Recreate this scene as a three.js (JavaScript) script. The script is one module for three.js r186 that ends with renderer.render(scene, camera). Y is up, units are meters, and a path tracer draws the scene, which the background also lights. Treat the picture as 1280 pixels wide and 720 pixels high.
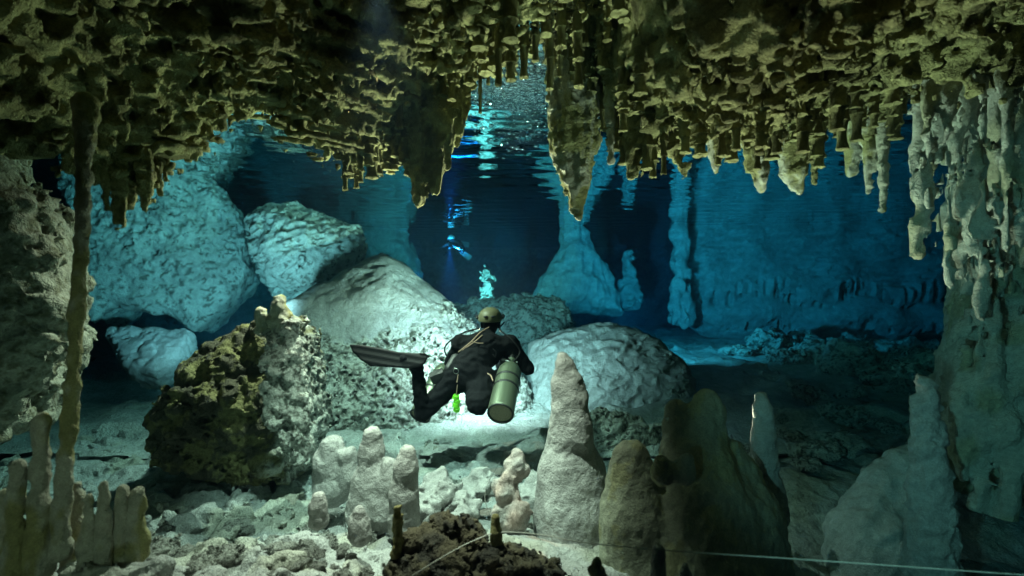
import * as THREE from 'three';
import { createNoise3D } from 'simplex-noise';
import { mergeGeometries } from 'three/addons/utils/BufferGeometryUtils.js';

// ------------------------------------------------------------------ camera, air, lamps, exposure
const scene = new THREE.Scene();
scene.background = new THREE.Color(0.00002, 0.00006, 0.00012);      // no daylight reaches this cave
const EYE = 1.5, F = 640, SURF = 3.3;                               // eye height, focal length in pixels of the photograph, water level
const camera = new THREE.PerspectiveCamera(2 * Math.atan(360 / F) * 180 / Math.PI, 16 / 9, 0.05, 120);
camera.position.set(0, EYE, 0);
camera.lookAt(0, EYE, -10);
camera.focus = 5.2; camera.userData.fStop = 1.6;
const renderer = new THREE.WebGLRenderer({ antialias: true });
renderer.setSize(1024, 576);
renderer.toneMapping = THREE.LinearToneMapping;
renderer.toneMappingExposure = 1.0;
renderer.shadowMap.enabled = true;
scene.fog = new THREE.FogExp2(new THREE.Color(0.28, 0.58, 0.95), 0.0016);
const P = (px, py, d) => new THREE.Vector3((px - 640) / F * d, EYE + (360 - py) / F * d, -d);

// every lamp: place, aim (null = all round), cone half angle, colour, strength, radius in metres
const V3 = (x, y, z) => new THREE.Vector3(x, y, z);
const LAMPS = [
  // on the diver's chest, hidden from the lens by his body: lights the boulders, the ceiling and the side walls
  { at: P(607, 428, 5.4), aim: P(607, 428, 5.4).add(V3(0, 1, -0.1)), cone: 1.56, col: [1.0, 0.52, 0.30], I: 190, r: 0.05, name: 'chest' },
  // in a pocket of the ceiling, aimed down at the floor
  { at: V3(-0.70, 3.10, -2.62), aim: P(535, 620, 3.5), cone: 0.58, col: [1.0, 0.60, 0.42], I: 120, r: 0.05, name: 'pocket' },
  // added unseen behind the ceiling arch, to light the left floor and slope
  { at: P(425, 150, 4.5), aim: P(390, 570, 4.2), cone: 1.15, col: [1.0, 0.56, 0.38], I: 105, r: 0.05, name: 'arch' },
  // added out of view behind the lumpy mound, to rim-light ceiling and curtain
  { at: P(905, 575, 3.55), aim: P(1010, 100, 3.0), cone: 0.85, col: [1.0, 0.62, 0.40], I: 46, r: 0.05, name: 'twin' },
  // primary light in the diver's hand, aimed ahead
  { at: P(628, 446, 5.3), aim: P(590, 395, 9), cone: 1.3, col: [1.0, 0.62, 0.52], I: 85, r: 0.05, name: 'hand' },
  // set down behind the big right-hand boulder
  { at: P(770, 418, 9.6), aim: P(900, 300, 14), cone: 1.0, col: [0.32, 0.85, 1.0], I: 105, r: 0.05, name: 'floor' },
  // added unseen behind the low ridge, to brighten what the water mirrors
  { at: P(575, 398, 11.2), aim: P(590, 372, 13.5), cone: 0.95, col: [1.0, 0.92, 0.74], I: 95, r: 0.05, name: 'pool' },
  // light of the far diver, aimed down
  { at: P(562, 311, 16.3), aim: P(563, 400, 16.3), cone: 0.42, col: [0.12, 0.42, 1.0], I: 900, r: 0.03, name: 'far' },
  { at: P(558, 316, 15.9), aim: P(572, 302, 16.4), cone: 0.9, col: [0.25, 0.6, 1.0], I: 9, r: 0.02, name: 'backup' },
  // added, hidden by the brown boulder, to brighten the left boulders
  { at: P(300, 440, 5.3), aim: P(255, 270, 8), cone: 0.85, col: [1.0, 0.82, 0.76], I: 72, r: 0.05, name: 'left' },
  // the photographer's two strobes, at arm's length beside the camera
  { at: V3(-1.15, 1.35, 0.25), aim: P(60, 600, 2.2), cone: 0.5, col: [1.0, 0.80, 0.52], I: 4, r: 0.08, name: 'strobe' },
  { at: V3(-0.55, 1.15, 0.2), aim: P(1205, 450, 3.2), cone: 0.36, col: [0.8, 1.0, 0.8], I: 17, r: 0.06, name: 'strobe' },
  { at: V3(0.2, 1.95, 0.1), aim: P(740, 180, 3.8), cone: 0.36, col: [1.0, 0.75, 0.45], I: 2, r: 0.05, name: 'focus' },  // added fill for the near face of the carrot-shaped stalactite
];
for (const L of LAMPS) {
  const l = L.aim ? new THREE.SpotLight(new THREE.Color(...L.col), L.I, 0, L.cone, 0.6, 2) : new THREE.PointLight(new THREE.Color(...L.col), L.I, 0, 2);
  l.name = L.name + '_lamp_light';
  const dir = L.aim ? L.aim.clone().sub(L.at).normalize() : new THREE.Vector3();
  l.position.copy(L.at).addScaledVector(dir, 0.03);
  l.castShadow = true; l.shadow.radius = L.r / 0.02; l.shadow.mapSize.set(1024, 1024);
  scene.add(l);
  if (L.aim) { l.target.position.copy(L.aim); scene.add(l.target); }
}

// ------------------------------------------------------------------ helpers
function RNG(seed) { let a = seed >>> 0; return () => { a = (a + 0x6D2B79F5) | 0; let t = Math.imul(a ^ (a >>> 15), 1 | a); t = (t + Math.imul(t ^ (t >>> 7), 61 | t)) ^ t; return ((t ^ (t >>> 14)) >>> 0) / 4294967296; }; }
const n3 = createNoise3D(RNG(11)), m3 = createNoise3D(RNG(29));
const V = (x, y, z) => new THREE.Vector3(x, y, z);
const clamp = (x, a, b) => x < a ? a : x > b ? b : x, lerp = (a, b, t) => a + (b - a) * t;
const ss = (a, b, x) => { const t = clamp((x - a) / (b - a), 0, 1); return t * t * (3 - 2 * t); };
const smin = (a, b, k) => { const h = Math.max(k - Math.abs(a - b), 0) / k; return Math.min(a, b) - h * h * k * 0.25; };
const smax = (a, b, k) => -smin(-a, -b, k);
const fbm = (x, y, z, o = 3) => { let s = 0, a = 0.5; for (let i = 0; i < o; i++) { s += a * n3(x, y, z); x = x * 2.03 + 7.1; y = y * 2.03 + 3.7; z = z * 2.03 + 1.9; a *= 0.5; } return s; };
const used = {};
const numbered = (name) => { const k = used[name] = (used[name] ?? -1) + 1; return k ? `${name}_${String(k).padStart(3, '0')}` : name; };
const shadow = (o) => { o.castShadow = o.receiveShadow = true; return o; };
function mesh(name, g, m, parent) { const o = shadow(new THREE.Mesh(g, m)); o.name = parent ? name : numbered(name); (parent ?? scene).add(o); return o; }
function tag(o, label, category, group) { o.userData.label = label; o.userData.category = category; if (group) o.userData.group = group; return o; }
function struct(name, g, m, label) { const o = mesh(name, g, m); o.userData.kind = 'structure'; if (label) o.userData.label = label; return o; }
function thing(name, label, category, at, group) { const o = new THREE.Group(); o.name = numbered(name); if (at) o.position.copy(at); scene.add(o); return tag(o, label, category, group); }

// Naive surface nets over a signed distance f (negative inside), skipping blocks that hold no surface.
function nets(f, lo, hi, c, slack = 1.6) {
  const B = 6, bx = Math.ceil((hi[0] - lo[0]) / c / B), by = Math.ceil((hi[1] - lo[1]) / c / B), bz = Math.ceil((hi[2] - lo[2]) / c / B);
  const nx = bx * B, ny = by * B, nz = bz * B, N = nx * ny * nz, val = new Float32Array(N), sx = 1, sy = nx, sz = nx * ny, R = c * B * 0.9 * slack, live = [];
  for (let k = 0; k < bz; k++) for (let j = 0; j < by; j++) for (let i = 0; i < bx; i++) {
    const i0 = i * B, j0 = j * B, k0 = k * B, m = f(lo[0] + (i0 + B / 2) * c, lo[1] + (j0 + B / 2) * c, lo[2] + (k0 + B / 2) * c), far = Math.abs(m) > R;
    if (!far) live.push([i0, j0, k0]);
    for (let z = k0; z < k0 + B; z++) for (let y = j0; y < j0 + B; y++) { let o = i0 + y * sy + z * sz; for (let x = i0; x < i0 + B; x++, o++) val[o] = far ? m : f(lo[0] + x * c, lo[1] + y * c, lo[2] + z * c); }
  }
  const at = new Int32Array(N).fill(-1), pos = [], idx = [], off = [0, sx, sy, sy + sx, sz, sz + sx, sz + sy, sz + sy + sx];
  const E = [[0, 1], [2, 3], [4, 5], [6, 7], [0, 2], [1, 3], [4, 6], [5, 7], [0, 4], [1, 5], [2, 6], [3, 7]];
  const cells = [];
  for (const [i0, j0, k0] of live) for (let z = Math.max(0, k0 - 1); z < Math.min(k0 + B, nz - 1); z++) for (let y = Math.max(0, j0 - 1); y < Math.min(j0 + B, ny - 1); y++) for (let x = Math.max(0, i0 - 1); x < Math.min(i0 + B, nx - 1); x++) {
    const o = x + y * sy + z * sz;
    if (at[o] !== -1) continue;
    let mask = 0;
    for (let q = 0; q < 8; q++) if (val[o + off[q]] < 0) mask |= 1 << q;
    if (mask === 0 || mask === 255) continue;
    let px = 0, py = 0, pz = 0, n = 0;
    for (const [a, b] of E) {
      if (((mask >> a) & 1) === ((mask >> b) & 1)) continue;
      const va = val[o + off[a]], vb = val[o + off[b]], t = va / (va - vb);
      px += (a & 1) + t * ((b & 1) - (a & 1)); py += ((a >> 1) & 1) + t * (((b >> 1) & 1) - ((a >> 1) & 1)); pz += (a >> 2) + t * ((b >> 2) - (a >> 2)); n++;
    }
    at[o] = pos.length / 3;
    pos.push(lo[0] + (x + px / n) * c, lo[1] + (y + py / n) * c, lo[2] + (z + pz / n) * c);
    cells.push(o);
  }
  const quad = (a, b, d, e, flip) => { if (a < 0 || b < 0 || d < 0 || e < 0) return; flip ? idx.push(a, d, b, a, e, d) : idx.push(a, b, d, a, d, e); };
  for (const o of cells) {
    const s0 = val[o] < 0, x = o % nx, y = Math.floor(o / sy) % ny, z = Math.floor(o / sz);
    if (y && z && s0 !== (val[o + sx] < 0)) quad(at[o], at[o - sy], at[o - sy - sz], at[o - sz], s0);
    if (x && z && s0 !== (val[o + sy] < 0)) quad(at[o], at[o - sz], at[o - sx - sz], at[o - sx], s0);
    if (x && y && s0 !== (val[o + sz] < 0)) quad(at[o], at[o - sx], at[o - sx - sy], at[o - sy], s0);
  }
  for (let i = 0; i < idx.length; i += 3) { const t = idx[i + 1]; idx[i + 1] = idx[i + 2]; idx[i + 2] = t; }
  const g = new THREE.BufferGeometry();
  g.setAttribute('position', new THREE.Float32BufferAttribute(pos, 3));
  g.setIndex(idx);
  g.computeVertexNormals();
  return g;
}
// uv in metres by the axis each triangle faces most, and vertex colours from col(x, y, z) -> [r, g, b]
let TRIS = 0;
function dress(g, col) {
  const p = g.attributes.position.array, n = g.attributes.normal.array, ix = g.index.array, map = new Map(), out = [], nor = [], uv = [], rgb = [], idx = new Uint32Array(ix.length);
  for (let t = 0; t < ix.length; t += 3) {
    let ax = 0, ay = 0, az = 0;
    for (let q = 0; q < 3; q++) { const v = ix[t + q] * 3; ax += n[v]; ay += n[v + 1]; az += n[v + 2]; }
    ax = Math.abs(ax); ay = Math.abs(ay); az = Math.abs(az);
    const axis = ax > ay && ax > az ? 0 : ay > az ? 1 : 2;
    for (let q = 0; q < 3; q++) {
      const v = ix[t + q], key = v * 3 + axis;
      let k = map.get(key);
      if (k === undefined) {
        k = out.length / 3; map.set(key, k);
        const x = p[v * 3], y = p[v * 3 + 1], z = p[v * 3 + 2];
        out.push(x, y, z); nor.push(n[v * 3], n[v * 3 + 1], n[v * 3 + 2]);
        axis === 0 ? uv.push(z, y) : axis === 1 ? uv.push(x, z) : uv.push(x, y);
        if (col) rgb.push(...col(x, y, z));
      }
      idx[t + q] = k;
    }
  }
  const o = new THREE.BufferGeometry();
  o.setAttribute('position', new THREE.Float32BufferAttribute(out, 3));
  o.setAttribute('normal', new THREE.Float32BufferAttribute(nor, 3));
  o.setAttribute('uv', new THREE.Float32BufferAttribute(uv, 2));
  if (col) o.setAttribute('color', new THREE.Float32BufferAttribute(rgb, 3));
  o.setIndex(new THREE.BufferAttribute(idx, 1));
  TRIS += idx.length / 3;
  return o;
}

// ------------------------------------------------------------------ materials
function noiseTexture(size, fn, srgb) {
  const d = new Uint8Array(size * size * 4);
  for (let y = 0; y < size; y++) for (let x = 0; x < size; x++) {
    const v = clamp(fn(x / size, y / size), 0, 1) * 255, o = (y * size + x) * 4;
    d[o] = d[o + 1] = d[o + 2] = v; d[o + 3] = 255;
  }
  const t = new THREE.DataTexture(d, size, size);
  t.wrapS = t.wrapT = THREE.RepeatWrapping; t.magFilter = THREE.LinearFilter; t.minFilter = THREE.LinearMipmapLinearFilter; t.needsUpdate = true;
  if (srgb) t.colorSpace = THREE.SRGBColorSpace;
  return t;
}
// gradient noise on a lattice that wraps after f cells, so that it tiles
const tile = (u, v, f, s = 0) => {
  const x = u * f, y = v * f, ix = Math.floor(x), iy = Math.floor(y), fx = x - ix, fy = y - iy, w = (t) => t * t * t * (t * (t * 6 - 15) + 10);
  const c = (i, j) => { let h = Math.imul(((ix + i) % f) + 1 + s * 131, 374761393) ^ Math.imul(((iy + j) % f) + 1, 668265263); h = Math.imul(h ^ (h >>> 13), 1274126177); h ^= h >>> 16; const a = (h >>> 0) / 4294967296 * 6.28318; return Math.cos(a) * (fx - i) + Math.sin(a) * (fy - j); };
  return 1.5 * lerp(lerp(c(0, 0), c(1, 0), w(fx)), lerp(c(0, 1), c(1, 1), w(fx)), w(fy));
};
const roughBump = noiseTexture(512, (u, v) => 0.5 + 0.3 * tile(u, v, 9) + 0.24 * tile(u, v, 19, 5) + 0.2 * tile(u, v, 41, 9) + 0.16 * tile(u, v, 90, 3));
const grain = noiseTexture(512, (u, v) => 0.86 + 0.07 * tile(u, v, 9, 4) + 0.08 * tile(u, v, 40, 2) + 0.07 * tile(u, v, 120, 8), true);
const rep = (t, k) => { const c = t.clone(); c.repeat.set(k, k); c.needsUpdate = true; return c; };
function rock(bump, k = 2.2, rough = 0.92) { return new THREE.MeshStandardMaterial({ color: 0xffffff, vertexColors: true, roughness: rough, map: rep(grain, k), bumpMap: rep(roughBump, k), bumpScale: bump }); }
const M = {
  ceiling: rock(0.018, 2.6), stal: rock(0.008, 3.1), pale: rock(0.016, 2.0), silt: rock(0.006, 3), far: rock(0.03, 0.9), drip: rock(0.010, 4),
};
// base colours of the rock (linear), mottled by mineral patches with edges of their own
const mix3 = (a, b, t) => [a[0] + (b[0] - a[0]) * t, a[1] + (b[1] - a[1]) * t, a[2] + (b[2] - a[2]) * t];
const LIME = [0.62, 0.60, 0.54], SILT = [0.52, 0.51, 0.49], TAN = [0.41, 0.37, 0.16], BROWN = [0.22, 0.19, 0.075], CRUST = [0.12, 0.11, 0.085], ROSE = [0.60, 0.44, 0.38];
const colPale = (s = 1, t = 0.16) => (x, y, z) => { const w = 0.06 * m3(x * 5, y * 5, z * 5), a = ss(t, t + 0.08, n3((x + w) * 6 * s, (y - w) * 7.5 * s, z * 6 * s) * 0.45 + m3((x - w) * 17 * s, (y + w) * 21 * s, z * 17 * s) * 0.6), b = 0.9 + 0.14 * m3(x * 2, y * 2, z * 2); const c = mix3(LIME, CRUST, a * 0.85); return [c[0] * b, c[1] * b, c[2] * b]; };
const colSparse = (x, y, z) => { const wx = x + 0.05 * m3(x * 6, y * 6, z * 6), a = ss(0.34, 0.42, n3(wx * 6, y * 7, z * 6) * 0.6 + m3(wx * 16, y * 19, z * 16) * 0.5), b = 0.9 + 0.14 * m3(x * 2, y * 2, z * 2); const c = mix3(LIME, CRUST, a * 0.8); return [c[0] * b, c[1] * b, c[2] * b]; };
const colSmooth = (x, y, z) => { const b = 0.93 + 0.1 * m3(x * 3, y * 3, z * 3) + 0.05 * n3(x * 17, y * 17, z * 17); return [SILT[0] * b, SILT[1] * b, SILT[2] * b]; };
const colCeil = (x, y, z) => { const c = mix3(TAN, BROWN, ss(-0.1, 0.5, n3(x * 3, y * 3, z * 3) + 0.5 * m3(x * 13, y * 13, z * 13))), b = 0.95 + 0.15 * m3(x * 7, y * 7, z * 7); return [c[0] * b, c[1] * b, c[2] * b]; };
const colDrip = (x, y, z) => { const c = mix3([0.58, 0.54, 0.43], TAN, ss(-0.1, 0.5, n3(x * 4, y * 2, z * 4) + 0.4 * m3(x * 21, y * 9, z * 21))), b = 0.95 + 0.1 * m3(x * 9, y * 9, z * 9); return [c[0] * b, c[1] * b, c[2] * b]; };
const colFar = (x, y, z) => { const b = 0.55 + 0.1 * m3(x * 1.5, y * 4, z * 1.5) + 0.06 * n3(x * 9, y * 20, z * 9); return [b, b * 0.98, b * 0.92]; };

// ------------------------------------------------------------------ rock forms
// A body whose outline in a sloping plane is a polygon: rounded, domed and with real thickness.
function slab({ poly, d, n, thick, round = 0.2, dome = 0.15 }) {
  const N = V(...n).normalize(), O = V(0, EYE, 0), c = poly.reduce((s, p) => [s[0] + p[0] / poly.length, s[1] + p[1] / poly.length], [0, 0]), C = P(c[0], c[1], d);
  const U = V(0, 1, 0).cross(N).normalize(), W = N.clone().cross(U);
  const pts = poly.map(([x, y]) => { const r = P(x, y, 1).sub(O), t = C.clone().sub(O).dot(N) / r.dot(N), q = O.clone().addScaledVector(r, t).sub(C); return [q.dot(U), q.dot(W)]; });
  const lo = [1e9, 1e9, 1e9], hi = [-1e9, -1e9, -1e9];
  for (const [a, b] of pts) for (const w of [dome + 0.1, -thick]) { const q = C.clone().addScaledVector(U, a).addScaledVector(W, b).addScaledVector(N, w).toArray(); for (let k = 0; k < 3; k++) { lo[k] = Math.min(lo[k], q[k] - 0.3); hi[k] = Math.max(hi[k], q[k] + 0.3); } }
  const m = pts.length, cx = C.x, cy = C.y, cz = C.z, ux = U.x, uy = U.y, uz = U.z, wx = W.x, wy = W.y, wz = W.z, ax = N.x, ay = N.y, az = N.z;
  const f = (x, y, z) => {
    x -= cx; y -= cy; z -= cz;
    const a = x * ux + y * uy + z * uz, b = x * wx + y * wy + z * wz, w = x * ax + y * ay + z * az;
    let dd = 1e9, s = 1;
    for (let i = 0, j = m - 1; i < m; j = i++) {
      const ex = pts[j][0] - pts[i][0], ey = pts[j][1] - pts[i][1], px = a - pts[i][0], py = b - pts[i][1], t = clamp((px * ex + py * ey) / (ex * ex + ey * ey), 0, 1), qx = px - ex * t, qy = py - ey * t;
      dd = Math.min(dd, qx * qx + qy * qy);
      const c1 = py >= 0, c2 = b < pts[j][1], c3 = ex * py > ey * px;
      if ((c1 && c2 && c3) || (!c1 && !c2 && !c3)) s = -s;
    }
    const d2 = s * Math.sqrt(dd), top = dome * ss(0, 0.9, -d2);
    const q0 = d2 + round, q1 = Math.max(w - top, -w - thick) + round;
    return Math.min(Math.max(q0, q1), 0) + Math.hypot(Math.max(q0, 0), Math.max(q1, 0)) - round;
  };
  return { f, lo, hi };
}
// weathered limestone: broad lumps, ridges, corroded pits of the size PIT (per metre); silt(x,y,z) > 0 smooths
function corroded(x, y, z, lump, ridge, pit, pf, k = 1) {
  let d = lump * fbm(x * 0.9 * k, y * 0.9 * k, z * 0.9 * k, 2);
  const r = 1 - Math.abs(n3(x * 2.4 * k + 9, y * 2.4 * k, z * 2.4 * k)); d += ridge * (r * r - 0.5) + ridge * 0.4 * m3(x * 6 * k, y * 6 * k, z * 6 * k);
  if (pit) { const w = 0.6 * m3(x * pf * 0.6, y * pf * 0.6, z * pf * 0.6), q = n3(x * pf + w, y * pf * 1.4 - w, z * pf) * 0.6 + m3(x * pf * 2.3, y * pf * 2.9, z * pf * 2.3) * 0.5; d += pit * ss(0.0, 0.55, q); }
  return d;
}
function body(form, rough, cell, reach = 0.3) {
  const f = (x, y, z) => { const b = form.f(x, y, z); return b > reach || b < -reach ? b : b + rough(x, y, z, b); };
  return nets(f, [form.lo[0], Math.max(form.lo[1], -0.4), form.lo[2]], form.hi, cell);
}
// a round cone between two points
const cone = (x, y, z, a, b, ra, rb) => { const ex = b.x - a.x, ey = b.y - a.y, ez = b.z - a.z, px = x - a.x, py = y - a.y, pz = z - a.z, t = clamp((px * ex + py * ey + pz * ez) / (ex * ex + ey * ey + ez * ez), 0, 1); return Math.hypot(px - ex * t, py - ey * t, pz - ez * t) - lerp(ra, rb, t); };
function chain(nodes, k) {      // nodes: [point, radius]; one continuous knobbly body
  k = 0.5 * Math.min(...nodes.map((q) => q[1]));
  const lo = [1e9, 1e9, 1e9], hi = [-1e9, -1e9, -1e9];
  for (const [p, r] of nodes) p.toArray().forEach((v, i) => { lo[i] = Math.min(lo[i], v - r - 0.12); hi[i] = Math.max(hi[i], v + r + 0.12); });
  return { lo, hi, f: (x, y, z) => { let d = 1e9; for (let i = 0; i + 1 < nodes.length; i++) d = i ? smin(d, cone(x, y, z, nodes[i][0], nodes[i + 1][0], nodes[i][1], nodes[i + 1][1]), k) : cone(x, y, z, nodes[0][0], nodes[1][0], nodes[0][1], nodes[1][1]); return d; } };
}
function union(k, ...forms) {
  const lo = [0, 1, 2].map((i) => Math.min(...forms.map((s) => s.lo[i]))), hi = [0, 1, 2].map((i) => Math.max(...forms.map((s) => s.hi[i])));
  return { lo, hi, f: (x, y, z) => { let d = forms[0].f(x, y, z); for (let i = 1; i < forms.length; i++) d = smin(d, forms[i].f(x, y, z), k); return d; } };
}
const grow = (s, a) => ({ f: s.f, lo: s.lo.map((v) => v - a), hi: s.hi.map((v) => v + a) });
const say = (what) => console.log(what, Math.round(TRIS / 1000) + 'k');

// ------------------------------------------------------------------ the water that fills the cave
{
  const wave = [], r = RNG(5);
  for (let i = 0; i < 26; i++) { const l = 0.11 * Math.pow(7, r()), a = r() * 6.283, k = 6.283 / l; wave.push([Math.cos(a) * k * 0.7, Math.sin(a) * k, r() * 6.283, 0.0105 / k * (0.5 + r())]); }
  const xs = [], zs = [];
  for (let x = -16; x <= 16.001; x += 0.125) xs.push(x);
  for (let z = 5; z > -2; z -= 0.4) zs.push(z);
  for (let z = -2; z > -25; z -= 0.03 + 0.0035 * -z) zs.push(z);
  zs.push(-25);
  const pos = [], idx = [], X = xs.length, Z = zs.length;
  const h = (x, z) => { let s = 0; for (const [a, b, p, m] of wave) s += m * Math.sin(a * x + b * z + p); const q = Math.exp(-((x - 0.15) ** 2 / 0.5 + (z + 4.4) ** 2 / 0.5)); return s * (1 + 0.5 * n3(x * 0.3, 0, z * 0.3)) + q * 0.03 * (n3(x * 4, 1, z * 4) + 0.7 * n3(x * 9, 4, z * 9)); };
  for (const z of zs) for (const x of xs) pos.push(x, SURF + (Math.abs(x) > 15.9 || z > 4.9 || z <= -25 ? 0 : h(x, z)), z);
  for (let j = 0; j < Z - 1; j++) for (let i = 0; i < X - 1; i++) { const a = j * X + i, b = a + 1, c = a + X, d = c + 1; idx.push(a, b, d, a, d, c); }
  const base = pos.length / 3, rim = [];
  for (let i = 0; i < X; i++) rim.push(i);
  for (let j = 1; j < Z; j++) rim.push(j * X + X - 1);
  for (let i = X - 2; i >= 0; i--) rim.push((Z - 1) * X + i);
  for (let j = Z - 2; j > 0; j--) rim.push(j * X);
  for (const v of rim) pos.push(pos[v * 3], -4, pos[v * 3 + 2]);
  const R = rim.length;
  for (let i = 0; i < R; i++) { const j = (i + 1) % R; idx.push(rim[i], base + i, base + j, rim[i], base + j, rim[j]); }
  const mid = pos.length / 3; pos.push(0, -4, -10);
  for (let i = 0; i < R; i++) idx.push(mid, base + (i + 1) % R, base + i);
  const g = new THREE.BufferGeometry();
  g.setAttribute('position', new THREE.Float32BufferAttribute(pos, 3)); g.setIndex(idx); g.computeVertexNormals();
  TRIS += idx.length / 3;
  const w = struct('water', g, new THREE.MeshPhysicalMaterial({ color: 0xffffff, roughness: 0.0, transmission: 1, ior: 1.33, thickness: 5, attenuationColor: new THREE.Color(0.21, 0.63, 0.74), attenuationDistance: 8 }), 'still clear water filling the cave, its mirror-like rippled surface seen from below');
  w.castShadow = false;
}
say('water');

// ------------------------------------------------------------------ floor
const floorY = (x, z) => { const d = -z; return 0.30 * ss(3.4, 1.6, d) * ss(1.9, -1.0, x) - 0.16 * ss(2.7, 3.4, d) * ss(6.5, 5.5, d) + 0.14 * fbm(x * 0.7, 3, z * 0.7, 2) + 0.12 * ss(-1.0, -2.6, x) * ss(3.2, 2.2, d) - 0.35 * ss(1.2, 2.4, x) * ss(4.5, 3, d); };
{
  const near = (x, y, z) => { let b = y - floorY(x, z); if (b > 0.3 || b < -0.3) return b; const left = ss(-0.2, -0.9, x); return b + corroded(x, y, z, 0.06, 0.03 + 0.07 * left, 0.06 * left, 8) + 0.012 * m3(x * 16, y * 16, z * 16); };
  const g = nets(near, [-4.9, -0.6, -5.6], [4.3, 0.7, -1.5], 0.0242);
  struct('cave_floor', dress(g, (x, y, z) => mix3(mix3(colSmooth(x, y, z), ROSE, 0.7 * ss(0.2, 0.5, n3(x * 3 + 4, y * 3, z * 3)) * ss(0.5, 0.2, Math.abs(x + 0.05))), TAN, ss(0.2, 0.6, n3(x * 1.5, y, z * 1.5)) * 0.25)), M.pale, 'pale silty cave floor');
  const far = (x, y, z) => { const b = y - floorY(x, z) * 0.6 + 0.02; if (b > 0.5 || b < -0.5) return b; return b + corroded(x, y, z, 0.16, 0.1, 0, 0) + 0.04 * Math.abs(n3(x * 3, y * 9, z * 3)); };
  struct('ground', dress(nets(far, [-9, -0.7, -20], [11, 0.6, -5.4], 0.115), colFar), M.far, 'uneven far cave floor');
}
say('floor');

// ------------------------------------------------------------------ ceiling lip
const EDGE = [[-400, 170, 2.3], [0, 165, 2.7], [60, 178, 2.85], [130, 192, 3.0], [165, 194, 3.1], [200, 196, 3.2], [270, 180, 3.5], [330, 150, 3.8], [375, 146, 4.0], [420, 178, 4.0], [470, 185, 4.1], [500, 172, 4.2], [560, 110, 4.1], [610, 72, 3.8], [690, 55, 3.7], [750, 62, 3.8], [765, 130, 3.6], [830, 172, 3.5], [870, 172, 3.5], [930, 148, 3.5], [1010, 142, 3.5], [1060, 118, 3.5], [1110, 108, 3.5], [1280, 120, 3.3], [1700, 120, 3.3]].map(([px, py, d]) => [(px - 640) / F * d, EYE + (360 - py) / F * d, d]);
function edgeAt(x) { let i = 0; while (i < EDGE.length - 2 && EDGE[i + 1][0] < x) i++; const a = EDGE[i], b = EDGE[i + 1], t = clamp((x - a[0]) / (b[0] - a[0]), 0, 1); return [lerp(a[1], b[1], t), lerp(a[2], b[2], t)]; }
const ceilBase = (x, y, z) => {
  const [ye, de] = edgeAt(x), d = -z, back = Math.max(0, d - de), fore = Math.max(0, de - d);
  const yb = ye + 1.3 * back + 0.03 * fore + 0.12 * Math.max(0, 1.6 - d) + 0.16 * n3(x * 1.1, 5, z * 1.1) + 0.10 * n3(x * 2.7, 8, z * 2.7);
  return (yb - y) * 0.72;
};
const ceilF = (x, y, z) => {
  const b = smax(ceilBase(x, y, z), 0.5 - Math.hypot(x + 0.70, Math.max(0, y - 2.80), z + 2.62), 0.1);
  if (b > 0.28 || b < -0.28) return b;
  // flat-bottomed terraces: the outline of each shelf is constant over its height
  const st = 0.05, q = Math.floor(y / st + 0.5 * n3(x * 1.5, 0, z * 1.5)), left = ss(-0.6, -1.6, x);
  const sx = lerp(5.5, 3.2, left), sz = lerp(5.5, 7, left);
  return b + 0.13 * n3(x * sx, q * 0.55, z * sz) + 0.085 * m3(x * 12, q * 1.1, z * 12) + 0.008 * n3(x * 30, y * 30, z * 30);
};
{
  const g = nets(ceilF, [-3.5, 1.7, -5.2], [3.7, 3.42, -1.6], 0.0228, 2.2);
  struct('cave_ceiling', dress(g, colCeil), M.ceiling, 'brown terraced cave ceiling of flat-bottomed drip shelves');
}
say('ceiling');

// ------------------------------------------------------------------ hanging drapery and stalactites
const terr = (x, y, z, st, amp, f) => amp * n3(x * f, Math.floor(y / st + 0.6 * m3(x * 3, 1, z * 3)) * 0.43, z * f);
const flute = (x, y, z, amp, f) => amp * (Math.abs(n3(x * f, y * f * 0.12, z * f)) - 0.35);
function hang(nodes, cell, label, opts = {}) {
  const s = grow(chain(nodes, opts.k ?? 0.08), 0.08), t = opts.terrace ?? 0.03, u = opts.flute ?? 0.03, ff = opts.ff ?? 9;
  const g = body(s, (x, y, z) => terr(x, y, z, opts.st ?? 0.05, t, 9) + flute(x, y, z, u, ff) + 0.006 * m3(x * 34, y * 34, z * 34), cell, 0.16);
  return tag(mesh(opts.name ?? 'stalactite', dress(g, opts.col ?? colDrip), opts.m ?? M.drip), label, opts.cat ?? 'stalactite', opts.group);
}
const N = (px, py, d, rpx) => [P(px, py, d), rpx / F * d];
{ // the drapery cluster left of the open water
  const s = union(0.05,
    chain([N(520, 60, 4.1, 30), N(522, 140, 4.1, 28), N(524, 205, 4.1, 14), N(525, 250, 4.1, 7)]), chain([N(548, 70, 4.05, 26), N(548, 150, 4.05, 24), N(546, 205, 4.05, 12), N(545, 236, 4.05, 6)]),
    chain([N(572, 70, 4.1, 20), N(570, 130, 4.1, 17), N(563, 175, 4.1, 9), N(558, 205, 4.1, 4)]), chain([N(497, 90, 4.15, 20), N(497, 140, 4.15, 16), N(498, 185, 4.15, 8), N(500, 205, 4.15, 4)]));
  const g = body(grow(s, 0.08), (x, y, z) => terr(x, y, z, 0.09, 0.018, 8) + flute(x, y, z, 0.06, 6.5) + 0.008 * m3(x * 30, y * 30, z * 30), 0.0135, 0.16);
  tag(mesh('stalactite', dress(g, colCeil), M.ceiling), 'broad brown drapery of fused stalactites beside the open water', 'stalactite');
}
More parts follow.
